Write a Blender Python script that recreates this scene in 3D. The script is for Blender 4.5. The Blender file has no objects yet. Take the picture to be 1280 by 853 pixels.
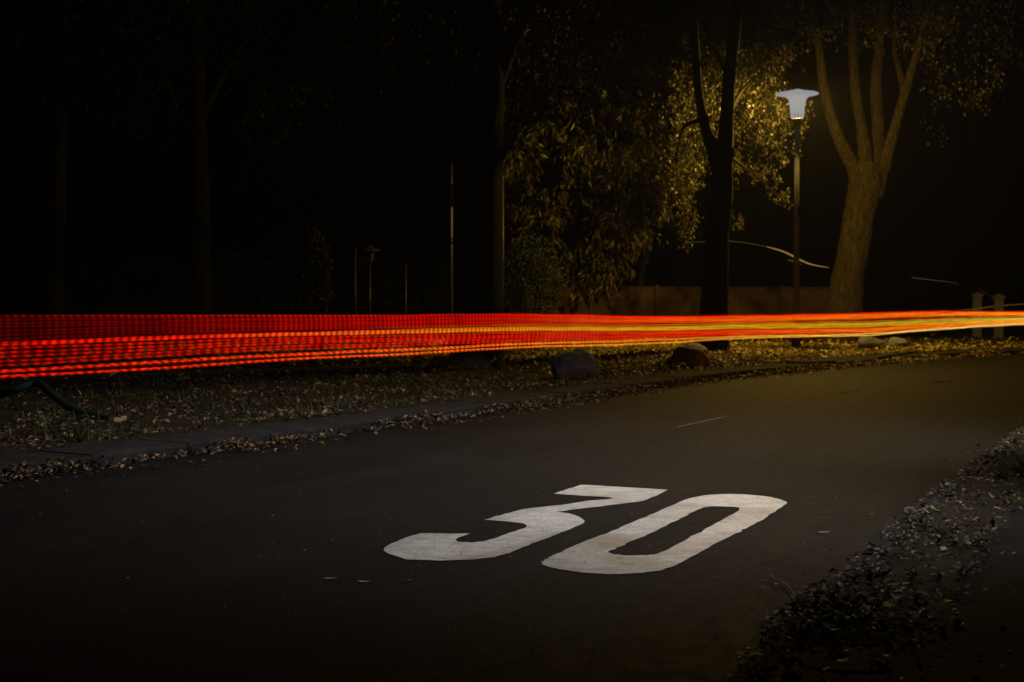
import bpy, bmesh, math, random
from mathutils import Vector, noise, Matrix
R = random.Random(7)
S = bpy.context.scene
COL = S.collection
PI = math.pi
# ------------------------------------------------------------------ camera
F = 1800.0; CH = 1.2; PITCH = math.atan((426.5-377)/F)
cp, sp = math.cos(PITCH), math.sin(PITCH)
cam = bpy.data.objects.new('camera', bpy.data.cameras.new('camera'))
COL.objects.link(cam); S.camera = cam
cam.location = (0, 0, CH); cam.rotation_euler = (PI/2-PITCH, 0, 0)
cam.data.sensor_width = 36; cam.data.lens = F/1280*36
cam.data.clip_end = 2000; cam.data.clip_start = 0.05
cam.data.dof.use_dof = True; cam.data.dof.focus_distance = 8.5; cam.data.dof.aperture_fstop = 4.5
def ray(u, v):
    a = (u-640)/F; b = -(v-426.5)/F
    return Vector((a, cp+b*sp, -sp+b*cp))
def G(u, v, h=0.0):
    d = ray(u, v); t = (h-CH)/d.z
    return Vector((d.x*t, d.y*t, h))
def P(u, v, D):
    d = ray(u, v); t = D/d.y
    return Vector((d.x*t, D, CH+d.z*t))
def proj_u(x, y, z=0.0):
    dd = y*cp-(z-CH)*sp
    return 640+F*x/dd
# ------------------------------------------------------------------ helpers
def lin(c):
    r = []
    for x in c:
        x /= 255.0
        r.append(x/12.92 if x < .04045 else ((x+.055)/1.055)**2.4)
    return (*r, 1)
def cr(pts, closed=False, n=12):
    """Catmull-Rom through a polyline"""
    pts = [Vector(p) for p in pts]; out = []
    for i in range(len(pts)-1):
        p0 = pts[max(i-1, 0)]; p1 = pts[i]; p2 = pts[i+1]; p3 = pts[min(i+2, len(pts)-1)]
        for k in range(n):
            t = k/n
            out.append(.5*((2*p1)+(p2-p0)*t+(2*p0-5*p1+4*p2-p3)*t*t+(3*p1-p0-3*p2+p3)*t**3))
    out.append(pts[-1]); return out
def resample(pts, step):
    out = [pts[0].copy()]; acc = 0
    for a, b in zip(pts, pts[1:]):
        L = (b-a).length
        if L < 1e-9: continue
        while acc+L >= step:
            t = (step-acc)/L; a = a.lerp(b, t); out.append(a.copy()); L = (b-a).length; acc = 0
        acc += L
    return out
def mesh(name, V, Fs, mat, parent=None, smooth=False, attr=None):
    me = bpy.data.meshes.new(name); me.from_pydata([tuple(v) for v in V], [], Fs)
    if mat: me.materials.append(mat)
    if smooth: me.polygons.foreach_set('use_smooth', [True]*len(me.polygons))
    if attr:
        for k, vals in attr.items():
            a = me.attributes.new(k, 'FLOAT', 'POINT'); a.data.foreach_set('value', vals)
    me.update()
    o = bpy.data.objects.new(name, me); COL.objects.link(o)
    if parent is not None: o.parent = parent
    return o
def empty(name, loc=(0, 0, 0)):
    o = bpy.data.objects.new(name, None); COL.objects.link(o); o.location = loc; o.empty_display_size = .2
    return o
def tag(o, label=None, cat=None, group=None, kind=None):
    if label: o['label'] = label
    if cat: o['category'] = cat
    if group: o['group'] = group
    if kind: o['kind'] = kind
    return o
class MB:
    def __init__(s, org=(0, 0, 0)): s.V = []; s.F = []; s.o = Vector(org)
    def add(s, V, Fs):
        b = len(s.V); s.V += [Vector(v)-s.o for v in V]; s.F += [tuple(i+b for i in f) for f in Fs]
    def tube(s, pts, rad, n=10, rough=0, cap=True, seed=0, squash=None):
        pts = [Vector(p) for p in pts]; V = []; Fs = []
        up = Vector((.31, .17, .93)).normalized(); ref = None
        for i, p in enumerate(pts):
            t = (pts[min(i+1, len(pts)-1)]-pts[max(i-1, 0)]).normalized()
            if ref is None:
                ref = t.cross(Vector((0, 1, 0)) if abs(t.y) < .9 else Vector((1, 0, 0))).normalized()
            ref = (ref-t*ref.dot(t)).normalized(); b = t.cross(ref)
            r = rad[i] if hasattr(rad, '__len__') else rad
            for k in range(n):
                a = 2*PI*k/n; q = r
                if rough:
                    q *= 1+rough*noise.noise(Vector((math.cos(a)*1.3+seed, math.sin(a)*1.3, (p.x+p.z)*.9)))+rough*.5*noise.noise(Vector((math.cos(a)*4+seed, math.sin(a)*4, p.z*2.5)))
                V.append(p+(ref*math.cos(a)+b*math.sin(a))*q)
        for i in range(len(pts)-1):
            for k in range(n):
                a = i*n+k; c = i*n+(k+1) % n
                Fs.append((a, c, c+n, a+n))
        if cap:
            Fs.append(tuple(range(n))[::-1]); Fs.append(tuple((len(pts)-1)*n+k for k in range(n)))
        s.add(V, Fs)
    def box(s, c, d, rz=0, M=None):
        c = Vector(c); V = []
        rot = Matrix.Rotation(rz, 3, 'Z') if M is None else M
        for x in (-.5, .5):
            for y in (-.5, .5):
                for z in (-.5, .5): V.append(c+rot @ Vector((x*d[0], y*d[1], z*d[2])))
        s.add(V, [(0, 1, 3, 2), (4, 6, 7, 5), (0, 4, 5, 1), (2, 3, 7, 6), (0, 2, 6, 4), (1, 5, 7, 3)])
    def lathe(s, c, prof, n=32):
        V = []; Fs = []; c = Vector(c)
        for (r, z) in prof:
            for k in range(n): V.append(c+Vector((r*math.cos(2*PI*k/n), r*math.sin(2*PI*k/n), z)))
        for i in range(len(prof)-1):
            for k in range(n):
                a = i*n+k; b = i*n+(k+1) % n
                Fs.append((a, b, b+n, a+n))
        s.add(V, Fs)
    def leaf(s, p, d, nrm, L, W, fold=.25):
        d = d.normalized(); side = d.cross(nrm)
        if side.length < 1e-4: side = d.cross(Vector((.3, .5, .8)))
        side.normalize(); nn = side.cross(d)
        m = p+d*L*.45
        s.add([p, m+side*W*.5+nn*W*fold, p+d*L-nn*L*.08, m-side*W*.5+nn*W*fold, p+d*L*.5], [(0, 1, 4), (1, 2, 4), (2, 3, 4), (3, 0, 4)])
    def build(s, name, mat, parent=None, smooth=False, bevel=0):
        o = mesh(name, s.V, s.F, mat, parent, smooth)
        if bevel:
            m = o.modifiers.new('bevel', 'BEVEL'); m.width = bevel; m.segments = 2; m.limit_method = 'ANGLE'
        return o
def rv(r=R):
    while True:
        v = Vector((r.uniform(-1, 1), r.uniform(-1, 1), r.uniform(-1, 1)))
        if .05 < v.length < 1: return v.normalized()
# ------------------------------------------------------------------ materials
class NM:
    def __init__(s, name):
        s.m = bpy.data.materials.new(name); s.m.use_nodes = True; s.t = s.m.node_tree; s.t.nodes.clear()
        s.out = s.n('ShaderNodeOutputMaterial')
    def n(s, t, **k):
        x = s.t.nodes.new(t)
        for a, b in k.items():
            if a[0] == '_':
                x.inputs[a[1:].replace('_', ' ')].default_value = b
            else: setattr(x, a, b)
        return x
    def l(s, a, b): s.t.links.new(a, b)
    def noise(s, scale, detail=4, rough=.6, coord=None, dist=0):
        x = s.n('ShaderNodeTexNoise'); x.inputs['Scale'].default_value = scale; x.inputs['Detail'].default_value = detail
        x.inputs['Roughness'].default_value = rough; x.inputs['Distortion'].default_value = dist
        if coord is not None: s.l(coord, x.inputs['Vector'])
        return x
    def coord(s, scale=(1, 1, 1), out='Object'):
        c = s.n('ShaderNodeTexCoord'); m = s.n('ShaderNodeMapping'); m.inputs['Scale'].default_value = scale
        s.l(c.outputs[out], m.inputs['Vector']); return m.outputs[0]
    def ramp(s, fac, stops, interp='LINEAR'):
        r = s.n('ShaderNodeValToRGB'); e = r.color_ramp.elements; r.color_ramp.interpolation = interp
        while len(e) < len(stops): e.new(.5)
        for i, (p, c) in enumerate(stops):
            e[i].position = p; e[i].color = c if len(c) == 4 else (*c, 1)
        s.l(fac, r.inputs[0]); return r.outputs[0]
    def mix(s, fac, a, b, mode='MIX'):
        x = s.n('ShaderNodeMix', data_type='RGBA', blend_type=mode)
        for v, i in ((fac, x.inputs[0]), (a, x.inputs[6]), (b, x.inputs[7])):
            if hasattr(v, 'is_linked') or hasattr(v, 'links'): s.l(v, i)
            else: i.default_value = v
        return x.outputs[2]
    def math(s, op, a, b=0.0, c=None):
        x = s.n('ShaderNodeMath', operation=op)
        for i, v in enumerate((a, b, c)):
            if v is None: continue
            if hasattr(v, 'links'): s.l(v, x.inputs[i])
            else: x.inputs[i].default_value = v
        return x.outputs[0]
    def bsdf(s, color, rough=.8, spec=.3, bump=None, bstr=.3, bdist=.02, metal=0):
        b = s.n('ShaderNodeBsdfPrincipled')
        if hasattr(color, 'links'): s.l(color, b.inputs['Base Color'])
        else: b.inputs['Base Color'].default_value = (*color[:3], 1)
        if hasattr(rough, 'links'): s.l(rough, b.inputs['Roughness'])
        else: b.inputs['Roughness'].default_value = rough
        b.inputs['Specular IOR Level'].default_value = spec; b.inputs['Metallic'].default_value = metal
        if bump is not None:
            bp = s.n('ShaderNodeBump'); bp.inputs['Strength'].default_value = bstr; bp.inputs['Distance'].default_value = bdist
            s.l(bump, bp.inputs['Height']); s.l(bp.outputs[0], b.inputs['Normal'])
        s.l(b.outputs[0], s.out.inputs[0]); s.b = b
        return s.m
def m_asphalt():
    m = NM('asphalt'); c = m.coord()
    big = m.noise(.6, 4, .6, c); fine = m.noise(140, 3, .7, c); mid = m.noise(9, 5, .65, c)
    # stretched wear along the driving direction
    cc = m.n('ShaderNodeTexCoord'); mp = m.n('ShaderNodeMapping', vector_type='TEXTURE'); mp.inputs['Rotation'].default_value = (0, 0, -math.atan2(.43, .9)); mp.inputs['Scale'].default_value = (1, 9, 1)
    m.l(cc.outputs['Object'], mp.inputs['Vector'])
    wear = m.noise(1.6, 5, .6, mp.outputs[0])
    col = m.ramp(fine.outputs[0], [(.32, (.004, .004, .004)), (.48, (.010, .0100, .0100)), (.60, (.021, .0207, .0204)), (.74, (.052, .051, .050))])
    g2 = m.noise(38, 4, .75, c); col = m.mix(.8, col, m.ramp(g2.outputs[0], [(.35, (.55, .55, .55)), (.65, (1.4, 1.4, 1.4))]), 'MULTIPLY')
    col = m.mix(.75, col, m.ramp(big.outputs[0], [(.3, (.62, .62, .62)), (.7, (1.25, 1.2, 1.15))]), 'MULTIPLY')
    col = m.mix(.6, col, m.ramp(wear.outputs[0], [(.35, (.7, .7, .7)), (.65, (1.3, 1.28, 1.25))]), 'MULTIPLY')
    col = m.mix(.5, col, m.ramp(mid.outputs[0], [(.3, (.75, .75, .75)), (.7, (1.2, 1.2, 1.2))]), 'MULTIPLY')
    vo = m.n('ShaderNodeTexVoronoi'); vo.inputs['Scale'].default_value = 6.0; m.l(c, vo.inputs['Vector'])
    rnd = m.n('ShaderNodeSeparateColor'); m.l(vo.outputs['Color'], rnd.inputs[0])
    sp = m.math('MULTIPLY', m.math('LESS_THAN', vo.outputs['Distance'], .045), m.math('GREATER_THAN', rnd.outputs[0], .86))
    col = m.mix(sp, col, (.30, .27, .23, 1))
    rg = m.ramp(mid.outputs[0], [(.3, (.7, .7, .7)), (.75, (.9, .9, .9))])
    vh = m.n('ShaderNodeTexVoronoi'); vh.inputs['Scale'].default_value = 110; m.l(c, vh.inputs['Vector'])
    h = m.math('ADD', m.math('MULTIPLY', vh.outputs['Distance'], .7), fine.outputs[0])
    return m.bsdf(col, rg, .07, h, .6, .007)
def m_paint():
    m = NM('road_paint'); c = m.coord()
    a = m.noise(7, 6, .7, c); b = m.noise(90, 3, .8, c); g = m.noise(1.1, 3, .5, c)
    col = m.ramp(a.outputs[0], [(.3, (.40, .38, .355)), (.5, (.60, .58, .55)), (.75, (.74, .72, .69))])
    col = m.mix(.7, col, m.ramp(b.outputs[0], [(.28, (.45, .44, .43)), (.5, (.98, .98, .98)), (.7, (1.15, 1.15, 1.15))]), 'MULTIPLY')
    col = m.mix(m.ramp(g.outputs[0], [(.50, (0, 0, 0)), (.68, (.75, .75, .75))]), col, (.36, .29, .21, 1))
    wv = m.noise(2.2, 6, .7, m.coord((1, 7, 1)))
    col = m.mix(.55, col, m.ramp(wv.outputs[0], [(.3, (.62, .62, .62)), (.6, (1.05, 1.05, 1.05))]), 'MULTIPLY')
    cc = m.n('ShaderNodeTexCoord'); mp = m.n('ShaderNodeMapping', vector_type='TEXTURE'); mp.inputs['Rotation'].default_value = (0, 0, -math.atan2(.43, .9)-.09)
    m.l(cc.outputs['Object'], mp.inputs['Vector']); sx = m.n('ShaderNodeSeparateXYZ'); m.l(mp.outputs[0], sx.inputs[0])
    cell = m.math('FLOOR', m.math('MULTIPLY', sx.outputs[1], 1.7)); cellx = m.math('FLOOR', m.math('MULTIPLY_ADD', sx.outputs[0], 2.2, .3))
    wn = m.n('ShaderNodeTexWhiteNoise', noise_dimensions='1D'); m.l(m.math('MULTIPLY_ADD', cellx, 7.3, cell), wn.inputs['W'])
    col = m.mix(1.0, col, m.ramp(wn.outputs[0], [(0, (.74, .73, .72)), (1, (1.0, 1.0, 1.0))]), 'MULTIPLY')
    cr_ = m.n('ShaderNodeTexVoronoi', feature='DISTANCE_TO_EDGE'); cr_.inputs['Scale'].default_value = 5; m.l(m.coord((1, 1, 1)), cr_.inputs['Vector'])
    col = m.mix(m.math('MULTIPLY', m.math('LESS_THAN', cr_.outputs['Distance'], .008), .35), col, (.12, .11, .10, 1))
    # asphalt showing through where the paint has worn off
    holes = m.ramp(m.noise(45, 5, .75, c).outputs[0], [(.33, (1, 1, 1)), (.42, (0, 0, 0))])
    col = m.mix(holes, col, (.06, .057, .055, 1))
    return m.bsdf(col, .6, .35, b.outputs[0], .35, .004)
def m_soil(name, c1, c2, c3, s=6):
    m = NM(name); c = m.coord(); a = m.noise(s, 6, .7, c); b = m.noise(60, 4, .7, c)
    col = m.ramp(a.outputs[0], [(.3, c1), (.5, c2), (.72, c3)])
    col = m.mix(.6, col, m.ramp(b.outputs[0], [(.3, (.5, .5, .5)), (.7, (1.4, 1.4, 1.4))]), 'MULTIPLY')
    return m.bsdf(col, .95, .15, b.outputs[0], .8, .03)
def m_bark(name, c1, c2, c3, s=(6, 6, 1.6)):
    m = NM(name); c = m.coord(s); a = m.noise(2.2, 6, .7, c, 1.2); b = m.noise(9, 4, .7, c)
    v = m.n('ShaderNodeTexVoronoi'); v.inputs['Scale'].default_value = 3.2; m.l(c, v.inputs['Vector'])
    h = m.math('ADD', m.math('MULTIPLY', v.outputs['Distance'], .8), a.outputs[0])
    col = m.ramp(a.outputs[0], [(.3, c1), (.5, c2), (.7, c3)])
    col = m.mix(.5, col, m.ramp(b.outputs[0], [(.3, (.6, .6, .6)), (.7, (1.3, 1.3, 1.3))]), 'MULTIPLY')
    return m.bsdf(col, .95, .04, h, 1.0, .06)
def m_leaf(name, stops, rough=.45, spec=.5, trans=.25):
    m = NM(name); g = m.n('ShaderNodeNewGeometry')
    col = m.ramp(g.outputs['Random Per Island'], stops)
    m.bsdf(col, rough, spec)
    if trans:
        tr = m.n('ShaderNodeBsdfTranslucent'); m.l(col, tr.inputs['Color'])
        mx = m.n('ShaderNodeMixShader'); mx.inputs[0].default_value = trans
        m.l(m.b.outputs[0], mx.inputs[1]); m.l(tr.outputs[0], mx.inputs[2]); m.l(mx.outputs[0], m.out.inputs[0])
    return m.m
def m_plain(name, c, rough=.6, spec=.3, metal=0, var=.25, s=8, bs=.15):
    m = NM(name); a = m.noise(s, 5, .65, m.coord())
    col = m.mix(1.0, (*c, 1), m.ramp(a.outputs[0], [(.3, (1-var,)*3), (.7, (1+var,)*3)]), 'MULTIPLY')
    return m.bsdf(col, rough, spec, a.outputs[0], bs, .01, metal)
def m_stone():
    m = NM('boulder_stone'); c = m.coord(); a = m.noise(4, 6, .7, c); b = m.noise(30, 5, .7, c)
    col = m.ramp(a.outputs[0], [(.3, (.13, .14, .15)), (.55, (.26, .27, .28)), (.75, (.38, .385, .385))])
    col = m.mix(.6, col, m.ramp(b.outputs[0], [(.3, (.5, .5, .5)), (.7, (1.35, 1.35, 1.35))]), 'MULTIPLY')
    return m.bsdf(col, .9, .2, b.outputs[0], .9, .03)
def m_trail(name, stops, gain=1.0, beads=1.0, spacing=.07, phase=0.0):
    """glowing strand: 's' = metres along the strand, 'q' = 0..1 along its length"""
    m = NM(name)
    aS = m.n('ShaderNodeAttribute', attribute_name='s'); aQ = m.n('ShaderNodeAttribute', attribute_name='q')
    col = m.ramp(aQ.outputs['Fac'], [(p, lin(c)) for p, c in stops])
    w = m.math('SINE', m.math('MULTIPLY_ADD', aS.outputs['Fac'], 2*PI/spacing, phase))
    w = m.math('POWER', m.math('MULTIPLY_ADD', w, .5, .5), 1.6)
    fade = m.ramp(aQ.outputs['Fac'], [(0, (1, 1, 1)), (.45, (.85, .85, .85)), (.62, (.35, .35, .35)), (.78, (0, 0, 0))])
    amp = m.math('MULTIPLY', fade, beads)
    # strength = mix(1, .3+1.5 w, amp)
    st = m.math('ADD', m.math('MULTIPLY', m.math('MULTIPLY_ADD', w, 1.45, .27), amp), m.math('SUBTRACT', 1.0, amp))
    nz = m.n('ShaderNodeTexNoise', noise_dimensions='1D'); nz.inputs['Scale'].default_value = 3.1; m.l(m.math('ADD', aS.outputs['Fac'], phase*13+spacing*900), nz.inputs['W'])
    flick = m.math('MULTIPLY', m.math('MULTIPLY_ADD', nz.outputs[0], 1.5, -.75), m.ramp(aQ.outputs['Fac'], [(0, (1, 1, 1)), (.7, (.3, .3, .3))]))
    st = m.math('MULTIPLY', st, m.math('MULTIPLY', m.math('ADD', flick, .95), m.ramp(aQ.outputs['Fac'], [(0, (.9, .9, .9)), (.3, (1, 1, 1)), (.7, (.68, .68, .68))])))
    aE = m.n('ShaderNodeAttribute', attribute_name='e')
    e = m.n('ShaderNodeEmission'); m.l(col, e.inputs[0]); m.l(m.math('MULTIPLY', m.math('MULTIPLY', st, aE.outputs['Fac']), gain), e.inputs[1])
    t = m.n('ShaderNodeBsdfTransparent'); ad = m.n('ShaderNodeAddShader'); m.l(e.outputs[0], ad.inputs[0]); m.l(t.outputs[0], ad.inputs[1]); m.l(ad.outputs[0], m.out.inputs[0])
    return m.m
ASPH = m_asphalt(); PAINT = m_paint(); OLDP = m_plain('old_thin_paint', (.15, .135, .11), .9, .05, 0, .7, 14)
VERGE = m_soil('verge_soil', (.012, .010, .008), (.03, .024, .016), (.055, .045, .026))
GROUND = m_soil('ground_soil', (.010, .010, .008), (.02, .018, .012), (.035, .03, .02), 1)
KERB = m_soil('kerb_stone', (.014, .014, .015), (.029, .029, .031), (.05, .05, .05), 5)
PATH = m_soil('path_paving', (.009, .009, .009), (.017, .0165, .016), (.03, .029, .028), 3)
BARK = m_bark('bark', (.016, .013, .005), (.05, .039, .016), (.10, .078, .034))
BARKD = m_bark('silhouette_bark', (.006, .005, .004), (.015, .013, .010), (.026, .022, .017))  # bark darkened so unlit trunks stay black silhouettes
DRY = m_leaf('dry_leaf', [(0, (.035, .022, .012)), (.25, (.07, .042, .02)), (.5, (.15, .088, .04)), (.75, (.23, .15, .075)), (.94, (.40, .30, .17)), (1, (.10, .035, .018))], .6, .4, .15)
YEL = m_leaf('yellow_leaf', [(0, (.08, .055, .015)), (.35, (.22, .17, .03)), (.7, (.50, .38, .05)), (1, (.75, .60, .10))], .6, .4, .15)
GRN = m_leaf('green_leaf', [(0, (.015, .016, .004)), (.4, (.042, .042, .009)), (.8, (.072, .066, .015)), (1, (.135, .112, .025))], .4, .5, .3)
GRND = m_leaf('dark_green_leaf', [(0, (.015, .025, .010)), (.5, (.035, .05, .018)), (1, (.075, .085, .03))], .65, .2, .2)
GRNN = m_leaf('shaded_green_leaf', [(0, (.006, .010, .004)), (.5, (.012, .018, .006)), (1, (.024, .028, .009))], .7, .1, .2)  # leaf green darkened, night shade put into the colour
GRASS = m_leaf('grass_blade', [(0, (.02, .03, .012)), (.5, (.045, .06, .022)), (.8, (.09, .09, .04)), (1, (.2, .17, .09))], .6, .3, .3)
STONE = m_stone()
POLE = m_plain('night_dimmed_metal', (.026, .025, .023), .5, .4, 0, .3, 6)  # lamp pole grey darkened so these posts sink into the night
LAMPP = m_plain('lamp_pole_paint', (.27, .26, .24), .5, .4, 0, .3, 6)
CONC = m_plain('pale_concrete', (.16, .16, .17), .85, .2, 0, .3, 7)
WHITE = m_plain('night_dimmed_white', (.065, .07, .08), .5, .35, 0, .25, 4)  # white darkened in colour so the posts stay dim under the lamp
BOARD = m_plain('fence_board', (.050, .030, .019), .9, .1, 0, .6, 1.2)
TWIG = m_plain('twig_bark', (.20, .16, .12), .8, .3)
GREENP = m_plain('green_plastic', (.008, .026, .018), .8, .15)
CARD = m_plain('cardboard', (.42, .30, .19), .8, .2)
BLACKM = m_plain('black_rubber', (.0004, .0004, .0004), 1, 0)
DARKM = m_plain('dark_metal', (.04, .04, .045), .45, .5, .6)
# ------------------------------------------------------------------ road layout
def G2(u, v): p = G(u, v); return Vector((p.x, p.y, 0))
L_pts = [G2(*q) for q in [(0, 607), (200, 580), (430, 548), (615, 520), (830, 487.5), (912, 476), (1040, 462.5), (1175, 450), (1280, 444)]]
d0 = (L_pts[1]-L_pts[0]).normalized()
L_pts = [L_pts[0]-d0*26, L_pts[0]-d0*12, L_pts[0]-d0*5]+L_pts+[L_pts[-1]+Vector((5, 1.9, 0)), L_pts[-1]+Vector((12, 3.0, 0)), L_pts[-1]+Vector((40, 2, 0))]
R_pts = [G2(*q) for q in [(937, 852), (1065, 723), (1135, 657), (1201, 604), (1270, 551)]]
e0 = (R_pts[1]-R_pts[0]).normalized()
R_pts = [R_pts[0]-e0*22, R_pts[0]-e0*9, R_pts[0]-e0*3]+R_pts+[Vector(p) for p in [(6.0, 15.4, 0), (8.5, 19, 0), (12, 22.4, 0), (17, 25.4, 0), (25, 28, 0), (50, 29, 0)]]
LE = resample(cr(L_pts), .25); RE = resample(cr(R_pts), .25)
def normals(pl):
    out = []
    for i in range(len(pl)):
        t = (pl[min(i+1, len(pl)-1)]-pl[max(i-1, 0)]).normalized(); out.append(Vector((-t.y, t.x, 0)))
    return out
LN = normals(LE); RN = normals(RE)       # left-hand normals
def off(pl, nr, d): return [p+n*d for p, n in zip(pl, nr)]
def hgt(x, y, d):
    """height of the left verge, d metres outside the asphalt"""
    k = max(0, min(1, (d-.8)/2.0))
    return .10+k*(.05*noise.noise(Vector((x*.5, y*.5, 0)))+.03*noise.noise(Vector((x*1.7, y*1.7, 3))))+.02*k
def nearest_d(x, y):
    p = Vector((x, y, 0)); i = min(range(len(LE)), key=lambda k: (LE[k]-p).length_squared)
    return (p-LE[i]).dot(LN[i])
def gz(x, y):
    d = nearest_d(x, y); return hgt(x, y, d) if d > .22 else 0.0
def GV(u, v):
    """photo pixel -> point on the left verge"""
    p = G(u, v, .1)
    for _ in range(3): p = G(u, v, gz(p.x, p.y))
    return p
def strip(name, pl, nr, ds, zf, mat, smooth=True):
    V = []; Fs = []; m = len(ds)
    for i, (p, n) in enumerate(zip(pl, nr)):
        for d in ds:
            q = p+n*d; V.append((q.x, q.y, zf(q.x, q.y, d)))
    for i in range(len(pl)-1):
        for k in range(m-1): a = i*m+k; Fs.append((a, a+m, a+m+1, a+1))
    o = mesh(name, V, Fs, mat, None, smooth); tag(o, kind='structure'); return o
# ground far below everything, one sheet to the horizon
mesh('ground', [(-900, -300, -.06), (900, -300, -.06), (900, 1500, -.06), (-900, 1500, -.06)], [(0, 1, 2, 3)], GROUND)['kind'] = 'structure'
# road between the two edges
nS = 260
def at_frac(pl, f):
    x = f*(len(pl)-1); i = min(int(x), len(pl)-2); return pl[i].lerp(pl[i+1], x-i)
V = []; Fs = []
LG = off(LE, LN, .30); RG = off(RE, RN, -.06)
for i in range(nS+1):
    a = at_frac(LG, i/nS); b = at_frac(RG, i/nS)
    for k in range(7): V.append(a.lerp(b, k/6))
for i in range(nS):
    for k in range(6): a = i*7+k; Fs.append((a, a+1, a+8, a+7))
tag(mesh('road', V, Fs, ASPH), kind='structure')
def kerb_run(pl, nr, d0, d1, ht, step, name):
    """separate stones with open joints, all in one kerb mesh"""
    mb = MB(); i = 0; per = int(step/.25)
    while i+per < len(pl)-1:
        g0 = .006/step; dz = R.gauss(0, .003); tw = R.gauss(0, .002)
        prof = [(d0+.006, -.03), (d0, ht-.025), (d0+(.012 if d1 > d0 else -.012), ht), (d1, ht+.004), (d1, ht-.06)]
        V = []; m = len(prof)
        for k in range(per+1):
            a = i+k; p = pl[a]; n = nr[a]; t = (pl[a+1]-pl[a]).normalized()
            sh = t*(.005 if k == 0 else (-.005 if k == per else 0))
            for (d, z) in prof: V.append(p+sh+n*(d+tw)+Vector((0, 0, z+dz+(-.004 if k in (0, per) and z > .05 else 0))))
        Fs = []
        for k in range(per):
            for q in range(m-1): a = k*m+q; Fs.append((a, a+m, a+m+1, a+1))
        Fs.append(tuple(range(m))); Fs.append(tuple(per*m+q for q in range(m))[::-1])
        mb.add(V, Fs); i += per
    o = mb.build(name, KERB); tag(o, kind='structure')
kerb_run(LE, LN, .225, .76, .098, 1.0, 'kerb')
strip('verge', LE, LN, [.755, .9, 1.1, 1.35, 1.65, 2, 2.5, 3, 3.6, 4.3, 5.2, 6.3, 8, 11, 16, 25, 45, 90], hgt, VERGE)
# right verge, kerb stones and dark footpath
def rz_(x, y, d):
    return .085+.03*noise.noise(Vector((x*2.2, y*2.2, 1)))
kerb_run(RE, RN, -.002, -.108, .088, 1.0, 'kerb')
strip('verge', RE, RN, [-.52, -.42, -.32, -.22, -.104], rz_, VERGE)
strip('footpath', RE[:150], RN[:150], [-2.2, -1.6, -1.1, -.515], lambda x, y, d: .105+.01*noise.noise(Vector((x, y, 4))), PATH)
pl = off(RE, RN, -2.19); pl = pl[:150]+[Vector((60, 14, 0)), Vector((120, -40, 0)), Vector((-20, -40, 0))]
mesh('lawn', [(p.x, p.y, .08) for p in pl], [tuple(range(len(pl)))[::-1]], GROUND)['kind'] = 'structure'
# pale path leaving the road round the bend
fp = resample(cr([GV(*q) for q in [(985, 461), (1060, 449), (1120, 440), (1180, 431), (1280, 423.5), (1420, 419)]]), .4)
strip('footpath', fp, normals(fp), [-.45, 0, .45], lambda x, y, d: gz(x, y)+.03, KERB)
# ------------------------------------------------------------------ the painted 30
def pz(q): return G2(440+q[0]/2.207, 580+q[1]/2.207)
three = [(632, 59), (872, 73), (838, 90), (805, 104), (565, 134), (600, 139), (630, 149), (641, 160), (634, 168), (600, 183), (520, 213), (430, 249), (395, 259), (330, 266), (240, 269), (150, 265), (100, 249), (88, 241), (88, 234), (108, 222), (150, 205), (192, 193), (325, 195), (293, 205), (284, 212), (292, 217), (330, 219), (365, 216), (400, 205), (479, 177), (483, 171), (470, 166), (430, 161), (365, 157), (410, 143), (470, 127), (520, 121), (580, 115), (650, 104), (722, 97), (710, 94), (556, 84)]
zero_o = [(523, 275), (528, 269), (545, 260), (620, 225), (720, 186), (800, 152), (880, 118), (930, 97), (980, 88), (1050, 85), (1130, 90), (1178, 99), (1198, 107), (1196, 113), (1180, 123), (1130, 157), (1070, 188), (1010, 218), (950, 251), (890, 283), (850, 296), (780, 304), (700, 306), (620, 300), (560, 290), (530, 282)]
zero_i = [(706, 246), (722, 237), (760, 221), (820, 195), (880, 166), (930, 139), (965, 124), (1000, 119), (1060, 121), (1071, 126), (1060, 135), (1020, 157), (960, 190), (900, 222), (855, 246), (825, 253), (770, 255), (725, 252)]
def paintshape(name, loops, parent, org):
    bm = bmesh.new(); es = []
    for lp in loops:
        # rough the outline a little so that the paint edge is not a clean cut
        pts = [pz(q) for q in lp]; den = []
        if name == 'digit_zero': pts = cr(pts+[pts[0]], n=4)[:-1]
        for a, b in zip(pts, pts[1:]+pts[:1]):
            n = max(1, int((b-a).length/.05))
            for k in range(n):
                q = a.lerp(b, k/n); q += Vector((R.gauss(0, .0035), R.gauss(0, .0035), 0)); den.append(q)
        vs = [bm.verts.new((q.x-org.x, q.y-org.y, .004)) for q in den]
        es += [bm.edges.new((vs[i], vs[(i+1) % len(vs)])) for i in range(len(vs))]
    bmesh.ops.triangle_fill(bm, edges=es, use_beauty=True)
    bmesh.ops.recalc_face_normals(bm, faces=bm.faces)
    if sum(f.normal.z for f in bm.faces) < 0: bmesh.ops.reverse_faces(bm, faces=bm.faces)
    me = bpy.data.meshes.new(name); bm.to_mesh(me); bm.free(); me.materials.append(PAINT)
    o = bpy.data.objects.new(name, me); COL.objects.link(o); o.parent = parent; return o
org = G2(740, 665)
sm = empty('speed_marking', org); tag(sm, 'large worn white number 30 painted on the asphalt', 'road marking')
paintshape('digit_three', [three], sm, org); paintshape('digit_zero', [zero_o, zero_i], sm, org)
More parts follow.
